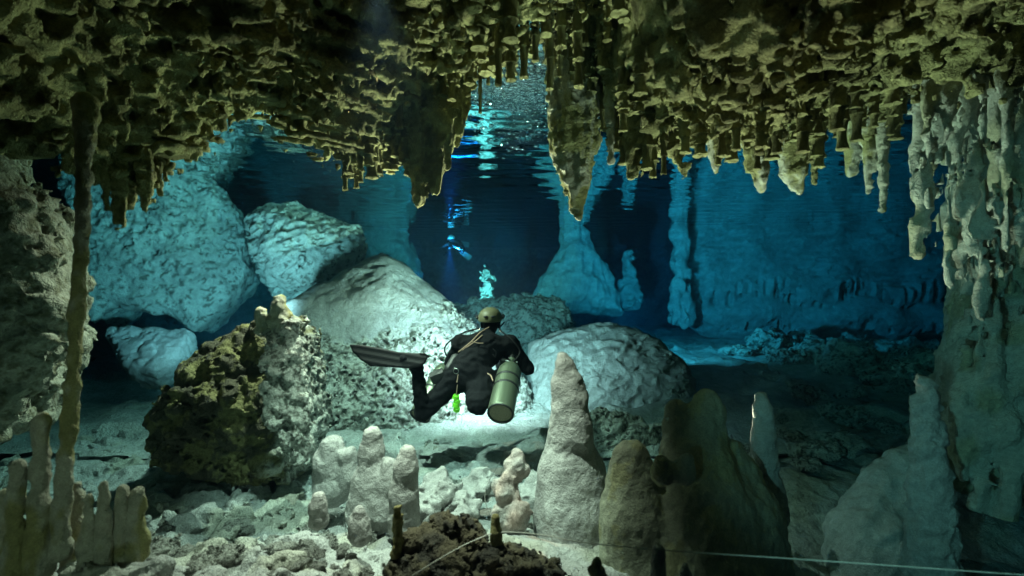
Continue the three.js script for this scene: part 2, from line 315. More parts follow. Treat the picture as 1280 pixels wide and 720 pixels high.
hang([N(716, 40, 3.95, 30), N(717, 100, 3.95, 31), N(717, 180, 3.95, 30), N(718, 225, 3.95, 19), N(721, 268, 3.95, 5)], 0.012, 'large carrot-shaped stalactite hanging alone in front of the rippled water', { terrace: 0.022, flute: 0.05, ff: 7, col: colDrip, m: M.ceiling });
hang([N(792, 20, 3.5, 36), N(792, 100, 3.5, 34), N(794, 165, 3.5, 17), N(794, 217, 3.5, 7)], 0.013, 'thick dark stalactite with a stepped tip next to the carrot-shaped one', { terrace: 0.05, flute: 0.02, col: colCeil, m: M.ceiling });
hang([N(850, 120, 3.5, 18), N(851, 175, 3.5, 13), N(852, 216, 3.5, 5)], 0.013, 'stepped brown stalactite under the dark ceiling block', { terrace: 0.04, col: colCeil, m: M.ceiling });
hang([N(893, 120, 3.6, 14), N(893, 170, 3.6, 11), N(895, 212, 3.6, 4)], 0.013, 'slim pale stalactite beside the flat leaf-shaped one', { terrace: 0.015, flute: 0.03 });
hang([N(945, 120, 3.6, 17), N(944, 175, 3.6, 17), N(948, 212, 3.6, 11), N(953, 235, 3.6, 4)], 0.013, 'leaf-shaped pale stalactite with a dark fluted face', { terrace: 0.02, flute: 0.045 });
hang([N(992, 130, 3.7, 19), N(992, 185, 3.7, 19), N(992, 215, 3.7, 15), N(997, 241, 3.7, 5)], 0.013, 'broad whitish stalactite with an angled tip', { terrace: 0.012, flute: 0.02 });
hang([N(1018, 130, 3.6, 5), N(1018, 228, 3.6, 3.5)], 0.01, 'thin dark straw stalactite beside the broad whitish one', { terrace: 0.004, flute: 0.004, col: colCeil });
hang([N(1087, 100, 3.6, 10), N(1086, 190, 3.6, 9), N(1088, 240, 3.6, 4)], 0.012, 'long double-ridged pale stalactite at the start of the right-hand curtain', { terrace: 0.012, flute: 0.03 });
hang([N(1105, 100, 3.5, 8), N(1104, 220, 3.5, 6), N(1103, 262, 3.5, 3)], 0.012, 'long narrow pale stalactite hugging the right-hand curtain', { terrace: 0.01, flute: 0.02 });
hang([N(1066, 130, 3.8, 10), N(1067, 190, 3.8, 10), N(1066, 214, 3.8, 6)], 0.013, 'blunt pale stalactite hanging between leaf-shaped and double-ridged ones', { terrace: 0.012, flute: 0.03 });
hang([N(150, 150, 3.0, 17), N(148, 220, 3.0, 12), N(147, 284, 3.0, 4)], 0.012, 'longest brown stalactite in the fringe by the slender column', { terrace: 0.02, flute: 0.04, col: colCeil, m: M.ceiling });
hang([N(180, 170, 3.05, 12), N(181, 225, 3.05, 9), N(180, 262, 3.05, 3)], 0.012, 'short brown stalactite at the end of the fringe by the slender column', { terrace: 0.02, flute: 0.03, col: colCeil, m: M.ceiling });
[[86, 218, 9, 2.75], [101, 236, 8, 2.8], [118, 232, 7, 2.9], [132, 262, 8, 2.95], [139, 246, 6, 3.05], [163, 266, 8, 3.05], [171, 240, 6, 3.1], [198, 244, 7, 3.15], [207, 226, 5, 3.2]].forEach(([px, tip, w, d], i) => hang([N(px, 150, d, w * 1.4), N(px, lerp(150, tip, 0.6), d, w), N(px + 1, tip, d, w * 0.4)], 0.014, 'thin knobbly brown stalactite in the fringe by the slender column', { terrace: 0.014, flute: 0.02, col: colCeil, m: M.ceiling, group: 'fringe of stalactites by the slender column' }));
hang([N(409, 140, 4.0, 7), N(409, 196, 4.0, 4)], 0.012, 'small brown peg stalactite on the arch of the ceiling', { terrace: 0.02, flute: 0.01, col: colCeil, m: M.ceiling });
hang([N(765, 110, 3.5, 9), N(764, 150, 3.5, 7), N(763, 203, 3.5, 3)], 0.012, 'narrow pale stalactite between the carrot-shaped and thick dark ones', { terrace: 0.02, flute: 0.02 });
say('stalactites');

// bell-ended drip pegs: stacked trumpets with flared, flat-bottomed rims
function bell(seed) {
  const r = RNG(seed), prof = [], bells = 2 + Math.floor(r() * 3), S = 14;
  let y = 0, w = 0.5 + 0.3 * r();
  for (let b = 0; b < bells; b++) { const h = (0.7 + 0.6 * r()) / bells, w2 = w * (0.72 + 0.2 * r()), fl = 1.15 + 0.25 * r(); prof.push([w * 0.86, -y], [w2 * 0.9, -(y + h * 0.4)], [w2 * 0.95, -(y + h * 0.75)], [w2 * fl, -(y + h * 0.97)], [w2 * fl * 0.96, -(y + h)]); y += h; w = w2; }
  prof.push([w * 0.5, -y + 0.03], [0.001, -y + 0.02]);
  const pos = [], uv = [], idx = [], rgb = [];
  prof.forEach(([q, yy], j) => { for (let i = 0; i <= S; i++) { const a = (i % S) / S * 6.2832, k = q * (1 + 0.22 * n3(Math.cos(a) * 1.3 + seed, yy * 2.5, Math.sin(a) * 1.3)) * 0.5; const x = Math.cos(a) * k, z = Math.sin(a) * k; pos.push(x, yy + (j ? 0.03 * n3(Math.cos(a) * 2, seed, Math.sin(a) * 2 + j) : 0), z); uv.push(i / S * 0.3, yy * 0.3); rgb.push(...colCeil(x * 0.3 + seed, yy * 0.3, z * 0.3)); } });
  for (let j = 0; j + 1 < prof.length; j++) for (let i = 0; i < S; i++) { const a = j * (S + 1) + i, c = a + S + 1; idx.push(a, a + 1, c + 1, a, c + 1, c); }
  const g = new THREE.BufferGeometry();
  g.setAttribute('position', new THREE.Float32BufferAttribute(pos, 3)); g.setAttribute('uv', new THREE.Float32BufferAttribute(uv, 2)); g.setAttribute('color', new THREE.Float32BufferAttribute(rgb, 3)); g.setIndex(idx);
  g.computeVertexNormals();
  return g;
}
{
  const kinds = []; for (let i = 0; i < 10; i++) kinds.push(bell(100 + i * 7));
  const r = RNG(77), spots = [];
  const under = (x, z) => { let y = 1.75; while (y < 3.7 && ceilF(x, y, z) > 0) y += 0.02; return y; };
  const bands = [[430, 600, 90, 3.6, 4.3], [590, 770, 110, 2.7, 4.0], [750, 1130, 120, 2.5, 3.6], [330, 500, 45, 3.4, 4.2], [60, 210, 24, 2.5, 3.1]];
  for (const [a, b, n, d0, d1] of bands) for (let i = 0; i < n; i++) { const d = lerp(d0, d1, Math.sqrt(r())), px = lerp(a, b, r()); spots.push([(px - 640) / F * d, -d]); }
  let count = 0;
  const extra = [];
  for (const [x, z] of spots) {
    const y = under(x, z); if (y > 3.4) continue;
    const len = 0.14 + 0.3 * r() * r(), w = 0.09 + 0.09 * r(), g = kinds[Math.floor(r() * kinds.length)];
    const o = count < 300 ? mesh('bell_stalactite', g, M.drip) : null; if (!o) continue;
    o.position.set(x, y + 0.06, z); o.rotation.y = r() * 6.28; o.scale.set(w, len, w); count++;
    tag(o, 'small brown flat-ended peg stalactite hanging from the ceiling shelves', 'stalactite', 'flat-ended peg stalactites on the ceiling');
  }
}
say('pegs');

// ------------------------------------------------------------------ boulders and walls
function boulder(name, label, cat, form, rough, cell, col, m, group) { return tag(mesh(name, dress(body(form, rough, cell, 0.4), col), m), label, cat, group); }
// the great pale slope behind the diver: crusted on the left, smooth with silt along its back
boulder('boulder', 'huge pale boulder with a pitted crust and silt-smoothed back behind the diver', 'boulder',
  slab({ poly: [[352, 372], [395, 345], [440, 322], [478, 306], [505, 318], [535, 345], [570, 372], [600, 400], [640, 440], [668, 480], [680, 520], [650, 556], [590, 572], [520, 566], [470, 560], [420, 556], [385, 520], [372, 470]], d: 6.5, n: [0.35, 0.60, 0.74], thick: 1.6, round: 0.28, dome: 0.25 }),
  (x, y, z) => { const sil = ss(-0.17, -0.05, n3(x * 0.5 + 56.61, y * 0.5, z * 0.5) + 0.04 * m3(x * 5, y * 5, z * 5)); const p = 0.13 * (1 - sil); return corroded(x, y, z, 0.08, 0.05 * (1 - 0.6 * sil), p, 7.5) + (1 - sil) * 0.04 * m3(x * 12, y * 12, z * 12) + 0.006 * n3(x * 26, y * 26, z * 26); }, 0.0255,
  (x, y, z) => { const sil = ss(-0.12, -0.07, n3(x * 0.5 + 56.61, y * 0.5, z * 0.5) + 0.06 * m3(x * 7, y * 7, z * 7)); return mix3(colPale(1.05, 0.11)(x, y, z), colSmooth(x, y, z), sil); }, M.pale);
boulder('boulder', 'rounded pale boulder with wrinkled crust above the dark crevice', 'boulder',
  slab({ poly: [[300, 262], [325, 242], [365, 240], [410, 255], [450, 272], [464, 290], [445, 315], [410, 335], [375, 348], [330, 338], [308, 310]], d: 7.8, n: [0.25, 0.45, 0.85], thick: 1.4, round: 0.35, dome: 0.25 }),
  (x, y, z) => corroded(x, y, z, 0.08, 0.07, 0.03, 6) + 0.09 * Math.pow(Math.abs(n3((x + y) * 1.6 + 0.5 * n3(x * 2, y * 2, z * 2), (y - x * 0.5) * 6.5, z * 3)), 0.7), 0.03, colSparse, M.pale);
boulder('boulder', 'great slanted teal-lit slab with a pointed lower corner by the left wall', 'boulder',
  slab({ poly: [[60, 150], [250, 150], [262, 215], [292, 262], [312, 338], [285, 372], [243, 410], [205, 392], [175, 385], [140, 380], [110, 400], [85, 330], [70, 230]], d: 7.9, n: [0.3, 0.12, 0.95], thick: 1.5, round: 0.2, dome: 0.2 }),
  (x, y, z) => { const low = ss(2.0, 1.5, y + 0.2 * n3(x, y, z)); return corroded(x, y, z, 0.12, 0.05, 0.06 * (1 - low), 7) + 0.025 * Math.abs(n3(x * 3, y * 11, z * 3)) * (1 - low) + 0.05 * ss(0.2, 0.5, n3(x * 4, y * 5, z * 4)) * (1 - low); }, 0.033, colSparse, M.pale);
boulder('boulder', 'flat silt-dusted ledge under the slanted slab', 'boulder',
  slab({ poly: [[128, 405], [175, 402], [240, 408], [232, 430], [215, 448], [190, 462], [160, 458], [140, 438]], d: 6.8, n: [0.1, 0.75, 0.65], thick: 0.5, round: 0.12, dome: 0.05 }),
  (x, y, z) => corroded(x, y, z, 0.05, 0.04, 0.03, 7), 0.025, colSmooth, M.silt);
// right-hand boulder in front of the floor lamp
boulder('boulder', 'broad pale boulder with a wavy smooth top beside the tall stalagmite', 'boulder',
  slab({ poly: [[662, 420], [690, 404], [730, 398], [765, 394], [800, 402], [835, 420], [862, 440], [876, 462], [878, 492], [860, 520], [800, 548], [730, 560], [690, 540], [668, 500], [664, 455]], d: 7.2, n: [0.05, 0.70, 0.71], thick: 1.3, round: 0.24, dome: 0.2 }),
  (x, y, z) => corroded(x, y, z, 0.07, 0.018, 0, 0) + 0.07 * Math.abs(n3((x - z) * 1.1, y * 4, (z + x) * 3.6)) + 0.028 * Math.abs(m3((x - z) * 2.5, y * 9, (z + x) * 10)) + 0.008 * m3(x * 14, y * 14, z * 14), 0.025, colSmooth, M.pale);
boulder('boulder', 'low pale rock ridge between the dark pool and the broad boulder', 'boulder',
  slab({ poly: [[565, 378], [600, 370], [650, 364], [695, 366], [718, 378], [712, 400], [700, 430], [670, 445], [640, 440], [610, 415], [575, 395]], d: 9.6, n: [0.0, 0.7, 0.7], thick: 1.0, round: 0.2, dome: 0.15 }),
  (x, y, z) => corroded(x, y, z, 0.1, 0.1, 0.05, 5) + 0.02 * m3(x * 8, y * 8, z * 8), 0.03, colPale(0.8), M.pale);
boulder('boulder', 'wide pale rock shelf sinking into the dark pool', 'boulder',
  slab({ poly: [[500, 392], [545, 382], [600, 380], [650, 380], [690, 386], [700, 400], [640, 420], [560, 420], [500, 410]], d: 13, n: [-0.1, 0.9, 0.42], thick: 0.8, round: 0.2, dome: 0.1 }),
  (x, y, z) => corroded(x, y, z, 0.12, 0.1, 0.04, 4), 0.06, colPale(0.7), M.far);
boulder('boulder', 'small cracked rock at the foot of the broad boulder by the stalagmite', 'boulder',
  slab({ poly: [[735, 515], [750, 503], [775, 508], [800, 520], [830, 530], [820, 560], [780, 580], [740, 570]], d: 5.2, n: [0.0, 0.5, 0.85], thick: 0.5, round: 0.1, dome: 0.1 }),
  (x, y, z) => corroded(x, y, z, 0.05, 0.06, 0.05, 8), 0.017, colPale(1.2), M.pale);
// brown boulder on the left, shade painted as darker brown beside its crusty edge
boulder('boulder', 'brown rugged boulder, painted darker as if shaded, with a cream crust along one side', 'boulder',
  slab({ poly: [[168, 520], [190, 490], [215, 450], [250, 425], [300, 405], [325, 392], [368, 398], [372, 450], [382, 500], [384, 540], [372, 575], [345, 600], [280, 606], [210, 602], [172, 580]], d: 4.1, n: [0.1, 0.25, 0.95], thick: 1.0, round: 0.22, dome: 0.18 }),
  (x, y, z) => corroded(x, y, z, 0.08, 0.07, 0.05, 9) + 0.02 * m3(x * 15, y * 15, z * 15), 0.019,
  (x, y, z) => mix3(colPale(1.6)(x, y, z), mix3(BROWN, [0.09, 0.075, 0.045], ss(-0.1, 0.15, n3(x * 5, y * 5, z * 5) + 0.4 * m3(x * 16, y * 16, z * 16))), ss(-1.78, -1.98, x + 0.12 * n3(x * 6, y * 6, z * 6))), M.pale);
// near left wall
struct('cave_wall_left', dress(body(slab({ poly: [[-420, -60], [-60, 100], [10, 225], [48, 250], [58, 320], [75, 400], [72, 440], [50, 500], [20, 552], [-60, 575], [-420, 640]], d: 2.9, n: [0.45, 0.0, 0.9], thick: 0.8, round: 0.15, dome: 0.12 }),
  (x, y, z) => corroded(x, y, z, 0.12, 0.08, 0.05, 8) + 0.025 * n3(x * 12, y * 12, z * 12), 0.026, 0.4), (x, y, z) => mix3(colPale(1.3)(x, y, z), BROWN, 0.45)), M.pale, 'near rugged rock wall');
// right wall: curtain above, flowstone below
{
  const low = slab({ poly: [[1225, 330], [1205, 380], [1190, 440], [1185, 500], [1175, 560], [1150, 640], [1120, 720], [1500, 900], [1800, 400], [1700, 60], [1400, -40], [1300, 200]], d: 3.3, n: [-0.5, 0.1, 0.86], thick: 0.8, round: 0.2, dome: 0.2 });
  const r = RNG(9), drips = [];
  for (let i = 0; i < 70; i++) { const px = 1112 + 205 * Math.pow(r(), 0.85), d = 3.4 - 0.0018 * (px - 1118) + 0.75 * (r() - 0.5), tip = lerp(225, 390, ss(1115, 1240, px + 80 * (r() - 0.5))) + 80 * (r() - 0.6), w = 3 + 6 * r() * r(); drips.push(chain([N(px, 60, d, w * 1.6), N(px + 2, lerp(60, tip, 0.6), d, w), N(px + 3, tip, d, 2)])); }
  for (let i = 0; i < 22; i++) { const px = 1182 + 120 * r(), d = 3.42 - 0.0019 * (px - 1118), y0 = 340 + 150 * r(), y1 = y0 + 70 + 130 * r(), w = 7 + 7 * r(); drips.push(chain([N(px + 6, y0, d, 4), N(px + 3, lerp(y0, y1, 0.3), d - 0.06, w * 0.8), N(px, lerp(y0, y1, 0.7), d - 0.1, w), N(px - 2, y1, d - 0.05, w * 0.9)])); }
  const s = union(0.012, low, ...drips);
  const f = (x, y, z) => { const b0 = s.f(x, y, z); return b0; };
  const g = body({ f, lo: [2.2, 0.1, -4.2], hi: [5.2, 3.5, -2.2] }, (x, y, z) => terr(x, y, z, 0.045, 0.014, 12) + flute(x, y, z, 0.03, 11) + 0.035 * n3(x * 2.4, y * 1.6, z * 2.4) + 0.02 * n3(x * 8, y * 5, z * 8) + 0.008 * m3(x * 28, y * 28, z * 28), 0.0225, 0.2);
  struct('cave_wall_right', dress(g, (x, y, z) => { const b = 0.55 + 0.08 * m3(x * 4, y * 3, z * 4); return mix3([b, b * 0.98, b * 0.84], TAN, 0.5 * ss(0.2, 0.6, n3(x * 3, y * 3, z * 3))); }), M.drip, 'pale curtain of fused stalactites over flowstone');
}
say('boulders');
// far walls
struct('cave_wall_back', dress(body(slab({ poly: [[838, 170], [845, 200], [842, 300], [850, 385], [880, 420], [960, 430], [1060, 432], [1160, 440], [1260, 470], [1280, 170]], d: 14.5, n: [-0.18, 0.0, 0.98], thick: 1, round: 0.4, dome: 0.4 }),
  (x, y, z) => { const band = ss(1.3, 1.9, y + 0.5 * n3(x * 0.4, 3, z * 0.4)), st = y * 6 + 0.9 * n3(x * 0.5, y * 0.8, z * 0.5), saw = st - Math.floor(st); const fl = ss(0.1, 0.5, n3(x * 5.6, y * 0.3, z * 5.6)) * ss(0.0, 0.5, Math.sin(y * 5.5 + 1.4 * n3(x * 0.5, 7, 0)) + 0.2) * (1 - band); return 0.25 * fbm(x * 0.5, y * 0.7, z * 0.5, 2) + band * 0.09 * saw * saw + 0.3 * fl * (y > 0.3 ? 1 : 0) - 0.16 * Math.abs(Math.sin(y * 2.75 + 0.7 * n3(x * 0.5, 7, 0))) * (1 - band); }, 0.066, 0.6), colFar), M.far, 'blue-lit far wall of banded and fluted flowstone');
tag(mesh('flowstone_column', dress(body(slab({ poly: [[655, 388], [675, 350], [692, 325], [704, 300], [706, 270], [700, 120], [738, 120], [733, 280], [742, 300], [758, 325], [772, 350], [784, 392]], d: 14.6, n: [0, 0.1, 1], thick: 1.2, round: 0.3, dome: 0.3 }),
  (x, y, z) => 0.14 * fbm(x * 1.2, y * 1.2, z * 1.2, 2) + flute(x, y, z, 0.1, 3) + 0.05 * Math.abs(Math.sin(y * 7 + n3(x, y, z))), 0.042, 0.5), colFar), M.far), 'wide flowstone cone rising to the surface beside the dark pool', 'flowstone');
tag(mesh('stalagmite', dress(body(grow(chain([N(786, 372, 15.5, 16), N(786, 345, 15.5, 9), N(786, 318, 15.5, 5)]), 0.1), (x, y, z) => 0.1 * n3(x * 3, y * 3, z * 3), 0.04, 0.3), colFar), M.far), 'distant stalagmite standing in the dark gap beside the far wall', 'stalagmite');
tag(mesh('column', dress(body(grow(chain([N(852, 395, 14.2, 14), N(850, 330, 14.2, 9), N(849, 270, 14.2, 9), N(850, 180, 14.2, 13)]), 0.2), (x, y, z) => 0.12 * n3(x * 3, y * 2, z * 3) + flute(x, y, z, 0.08, 4), 0.04, 0.3), colFar), M.far), 'distant rock column joining far floor and water surface', 'column');
struct('cave_wall', dress(body(slab({ poly: [[-60, 120], [330, 120], [420, 120], [500, 130], [496, 220], [505, 285], [520, 330], [545, 380], [560, 430], [300, 450], [-60, 470]], d: 15, n: [0.25, 0.0, 0.97], thick: 1, round: 0.4, dome: 0.3 }), (x, y, z) => corroded(x, y, z, 0.4, 0.25, 0.1, 3, 0.6), 0.12, 0.8), colFar), M.far, 'dark far rock wall behind the left boulders');
struct('cave_wall', dress(body(slab({ poly: [[200, 190], [1000, 190], [1000, 420], [200, 420]], d: 23, n: [0, 0, 1], thick: 1.5, round: 0.3, dome: 0.3 }), (x, y, z) => corroded(x, y, z, 0.6, 0.3, 0, 0, 0.5), 0.2, 0.9), colFar), M.far, 'unlit rear wall of the dark pool');
tag(mesh('stalagmite', dress(body(grow(chain([N(606, 398, 13, 14), N(607, 380, 13, 9), N(611, 366, 13, 8.5), N(610, 350, 13, 7), N(607, 339, 13, 3.5)]), 0.15), (x, y, z) => 0.1 * n3(x * 4, y * 4, z * 4) + 0.05 * m3(x * 9, y * 9, z * 9), 0.03, 0.3), colPale(0.7)), M.far), 'bright crooked stalagmite at the edge of the dark pool', 'stalagmite');
say('far walls');

// ------------------------------------------------------------------ foreground stalagmites
function stand(nodes, cell, label, o = {}) {
  cell *= 1.22;
  const s = grow(union(o.join ?? 0.02, ...(Array.isArray(nodes[0][0]) ? nodes : [nodes]).map((c) => chain(c, 0.08))), 0.06);
  const g = body(s, (x, y, z) => (o.rough ?? 0.02) * n3(x * 7, y * 7, z * 7) + (o.fine ?? 0.012) * m3(x * 22, y * 18, z * 22) + (o.terr ? terr(x, y, z, 0.05, o.terr, 8) : 0) + (o.knob ? o.knob * ss(0.1, 0.6, n3(x * 11, y * 11, z * 11)) : 0), cell, 0.14);
  return tag(mesh(o.name ?? 'stalagmite', dress(g, o.col ?? colSmooth), o.m ?? M.stal), label, o.cat ?? 'stalagmite', o.group);
}
stand([[N(720, 700, 3.1, 52), N(718, 640, 3.15, 50), N(714, 590, 3.2, 42), N(712, 550, 3.2, 27), N(711, 510, 3.2, 22), N(709, 480, 3.2, 19), N(706, 456, 3.2, 12), N(703, 446, 3.2, 7)], [N(722, 545, 3.12, 20), N(721, 500, 3.14, 14), N(718, 478, 3.16, 9)]], 0.0085, 'tall pale pointed stalagmite standing in the foreground beside the line', { rough: 0.007, fine: 0.0045, join: 0.04 });
stand([N(505, 660, 2.95, 20), N(505, 620, 2.95, 18), N(508, 585, 2.95, 15), N(510, 566, 2.95, 10)], 0.0085, 'smooth finger-shaped stalagmite beside the twin-topped one', { rough: 0.005, fine: 0.004 });
stand([[N(462, 640, 3.2, 30), N(464, 600, 3.2, 22), N(464, 570, 3.2, 15), N(466, 545, 3.2, 12)], [N(482, 640, 3.15, 24), N(484, 600, 3.15, 16), N(486, 580, 3.15, 10)]], 0.009, 'squat twin-topped stalagmite behind the smooth finger-shaped one', { rough: 0.009, fine: 0.005 });
stand([[N(415, 610, 3.5, 24), N(414, 580, 3.5, 20), N(416, 560, 3.5, 16)], [N(436, 600, 3.45, 15), N(434, 570, 3.45, 12)]], 0.011, 'low pale lump of flowstone at the corner of the brown boulder', { name: 'flowstone', cat: 'flowstone', rough: 0.012, fine: 0.007 });
stand([N(398, 652, 2.6, 12), N(398, 635, 2.6, 11), N(398, 622, 2.6, 8)], 0.0075, 'stubby egg-shaped stalagmite on the pale floor', { rough: 0.006, fine: 0.005 });
stand([[N(450, 668, 2.6, 15), N(450, 655, 2.6, 12), N(450, 640, 2.6, 9)]], 0.0075, 'stubby knobbed stalagmite beside the lumpy popcorn rock', { rough: 0.008, fine: 0.005 });
stand([[N(497, 690, 2.3, 8), N(497, 660, 2.3, 7), N(498, 637, 2.3, 5)]], 0.006, 'thin dark spike of a stalagmite on the dark mound', { rough: 0.01, col: colCeil });
stand([[N(620, 690, 2.35, 8), N(620, 665, 2.35, 7), N(620, 648, 2.35, 6)]], 0.006, 'small dark brown peg holding the line on the dark mound', { rough: 0.006, fine: 0.004, col: colCeil });
stand([[N(640, 640, 3.1, 22), N(634, 610, 3.15, 15), N(645, 585, 3.2, 12), N(648, 574, 3.2, 9)]], 0.009, 'small rose-tinted knob of rock on the bright floor', { name: 'rose_rock', cat: 'rock', rough: 0.03, col: (x, y, z) => mix3(ROSE, SILT, 0.5 + 0.5 * n3(x * 6, y * 6, z * 6)) });
stand([[N(823, 745, 2.0, 10), N(823, 705, 2.0, 8), N(823, 688, 2.0, 7)]], 0.0055, 'small upright peg under the white line', { rough: 0.006, fine: 0.004 });
stand([[N(748, 760, 1.95, 11), N(748, 718, 1.95, 9), N(748, 706, 1.95, 7)]], 0.0055, 'low dark stump beside the tall pointed stalagmite', { rough: 0.006, col: colCeil });
stand([[N(858, 760, 1.95, 8), N(858, 716, 1.95, 6), N(857, 709, 1.95, 5)]], 0.0055, 'tiny curled peg beside the upright peg', { rough: 0.006, fine: 0.004 });
[[548, 606, 3.5, 26, 16], [575, 628, 3.35, 24, 13], [560, 650, 3.1, 20, 11], [530, 628, 3.3, 18, 12], [600, 600, 3.7, 24, 12], [672, 606, 3.6, 22, 14]].forEach(([px, py, d, w, h], i) => stand([[N(px - w * 0.5, py + 16, d, h * 1.2), N(px, py, d + 0.05, h), N(px + w * 0.5, py + 8, d, h * 1.1)], [N(px + 4, py + 14, d - 0.12, h), N(px - w * 0.3, py + 20, d - 0.1, h)]], 0.012, 'rounded silt-capped rock beside the dark line', { name: 'boulder', cat: 'boulder', rough: 0.03, fine: 0.01, knob: 0.025, join: 0.05, group: 'silt-capped rocks under the diver' }));
// lumpy flowstone mound
{
  const s = union(0.05, chain([N(797, 760, 2.7, 50), N(796, 650, 2.75, 42), N(792, 600, 2.8, 31), N(790, 572, 2.8, 23)]), chain([N(880, 760, 2.6, 88), N(880, 650, 2.75, 64), N(876, 585, 2.85, 42), N(880, 545, 2.9, 28), N(885, 515, 2.9, 20), N(886, 500, 2.9, 13)]), chain([N(852, 580, 2.85, 30), N(847, 535, 2.9, 18), N(845, 514, 2.9, 12)]), chain([N(940, 760, 2.7, 56), N(932, 650, 2.8, 46), N(918, 590, 2.9, 27), N(913, 562, 2.9, 17)]), chain([N(828, 590, 2.5, 13), N(828, 577, 2.5, 9)]), chain([N(857, 590, 2.48, 14), N(858, 575, 2.48, 9)]));
  const g = body(grow(s, 0.05), (x, y, z) => 0.03 * fbm(x * 2.5, y * 2, z * 2.5, 2) + flute(x, y, z, 0.014, 5) + 0.006 * m3(x * 20, y * 12, z * 20), 0.0105, 0.14);
  tag(mesh('flowstone_mound', dress(g, (x, y, z) => mix3([0.34, 0.34, 0.25], TAN, 0.5 * ss(0.15, 0.35, n3(x * 4, y * 3, z * 4) + 0.3 * m3(x * 19, y * 19, z * 19)))), M.silt), 'rounded lumpy flowstone mound with knobs behind the white line', 'flowstone');
}
stand([[N(956, 640, 3.1, 28), N(955, 580, 3.1, 17), N(954, 545, 3.1, 15), N(953, 515, 3.1, 11), N(952, 498, 3.1, 8)]], 0.011, 'slim pawn-shaped stalagmite behind the lumpy mound', { rough: 0.008, fine: 0.006 });
stand([[N(1166, 740, 2.8, 34), N(1164, 670, 2.8, 27), N(1163, 615, 2.8, 21), N(1160, 560, 2.8, 19), N(1159, 515, 2.8, 15), N(1157, 480, 2.8, 9)]], 0.0095, 'knobbly slender stalagmite standing against the right-hand wall', { rough: 0.02, fine: 0.012, col: colSmooth });
stand([[N(1100, 760, 3.3, 66), N(1100, 680, 3.4, 56), N(1118, 620, 3.5, 38), N(1135, 585, 3.5, 26)]], 0.014, 'smooth greenish boulder leaning on the slender stalagmite', { name: 'boulder', cat: 'boulder', rough: 0.02, fine: 0.006, m: M.silt });
// dark mound closest to the lens
boulder('rock_mound', 'dark jagged rock mound carrying the line in the foreground', 'rock',
  slab({ poly: [[455, 740], [468, 700], [495, 672], [530, 655], [560, 645], [590, 652], [610, 672], [640, 676], [668, 690], [700, 712], [720, 740], [700, 800], [470, 800]], d: 2.25, n: [0, 0.55, 0.83], thick: 0.5, round: 0.1, dome: 0.06 }),
  (x, y, z) => corroded(x * 1.6, y * 1.6, z * 1.6, 0.05, 0.05, 0.03, 9) + 0.014 * m3(x * 25, y * 25, z * 25), 0.0105, (x, y, z) => mix3([0.12, 0.10, 0.06], [0.05, 0.045, 0.035], ss(-0.3, 0.4, n3(x * 6, y * 6, z * 6))), M.pale);
// left group of candles and the slender column
stand([[N(74, 690, 2.1, 12), N(80, 600, 2.1, 9.5), N(90, 480, 2.15, 8.2), N(99, 340, 2.2, 7.5), N(106, 200, 2.25, 8), N(108, 130, 2.3, 14)]], 0.0075, 'slender leaning column joining floor and ceiling', { name: 'column', cat: 'column', rough: 0.008, fine: 0.006, col: colDrip, m: M.drip });
const candles = [[22, 572, 9, 690], [52, 514, 10, 690], [5, 610, 9, 700], [112, 612, 7, 690], [128, 600, 8, 690], [93, 600, 7, 690], [153, 604, 7, 690], [172, 606, 9, 670]];
const candleLabels = ['medium candle-shaped stalagmite beside the tallest one', 'tallest candle-shaped stalagmite beside the slender column', 'short candle-shaped stalagmite on the corner of the left group', 'narrow stalagmite close beside the slender column foot', 'straight stubby stalagmite next to the narrow one', 'bent little stalagmite touching the slender column', 'short round-topped stalagmite before the dark hollow', 'thick short stalagmite ending the left group'];
candles.forEach(([px, py, w, b], i) => stand([N(px - 3, b + 20, 2.05 + 0.03 * i, w * 1.7), N(px - 2, lerp(py, b, 0.7), 2.05 + 0.03 * i, w * 1.15), N(px, lerp(py, b, 0.3), 2.05 + 0.03 * i, w), N(px + 1, py + w, 2.05 + 0.03 * i, w * 0.85)], 0.0075, candleLabels[i], { rough: 0.012, fine: 0.006, col: colDrip, m: M.drip, group: 'candle stalagmites of the left group' }));
// three knobs on the brown boulder
stand([[N(349, 450, 3.95, 15), N(350, 400, 3.95, 13), N(349, 378, 3.95, 8)]], 0.012, 'blunt cream stalagmite crowning the brown boulder', { col: colDrip });
stand([[N(327, 410, 3.95, 9), N(327, 390, 3.95, 6)]], 0.011, 'tiny cream stalagmite on top of the brown boulder', { col: colDrip });
stand([[N(372, 560, 3.9, 18), N(370, 500, 3.88, 15), N(362, 450, 3.88, 13), N(361, 408, 3.92, 9)], [N(345, 520, 3.85, 16), N(345, 460, 3.85, 14), N(343, 420, 3.9, 12)]], 0.012, 'cream flowstone rib running down the brown boulder', { name: 'flowstone_rib', cat: 'flowstone', col: colPale(1.8), m: M.pale, rough: 0.035, fine: 0.02, knob: 0.03 });
say('stalagmites');

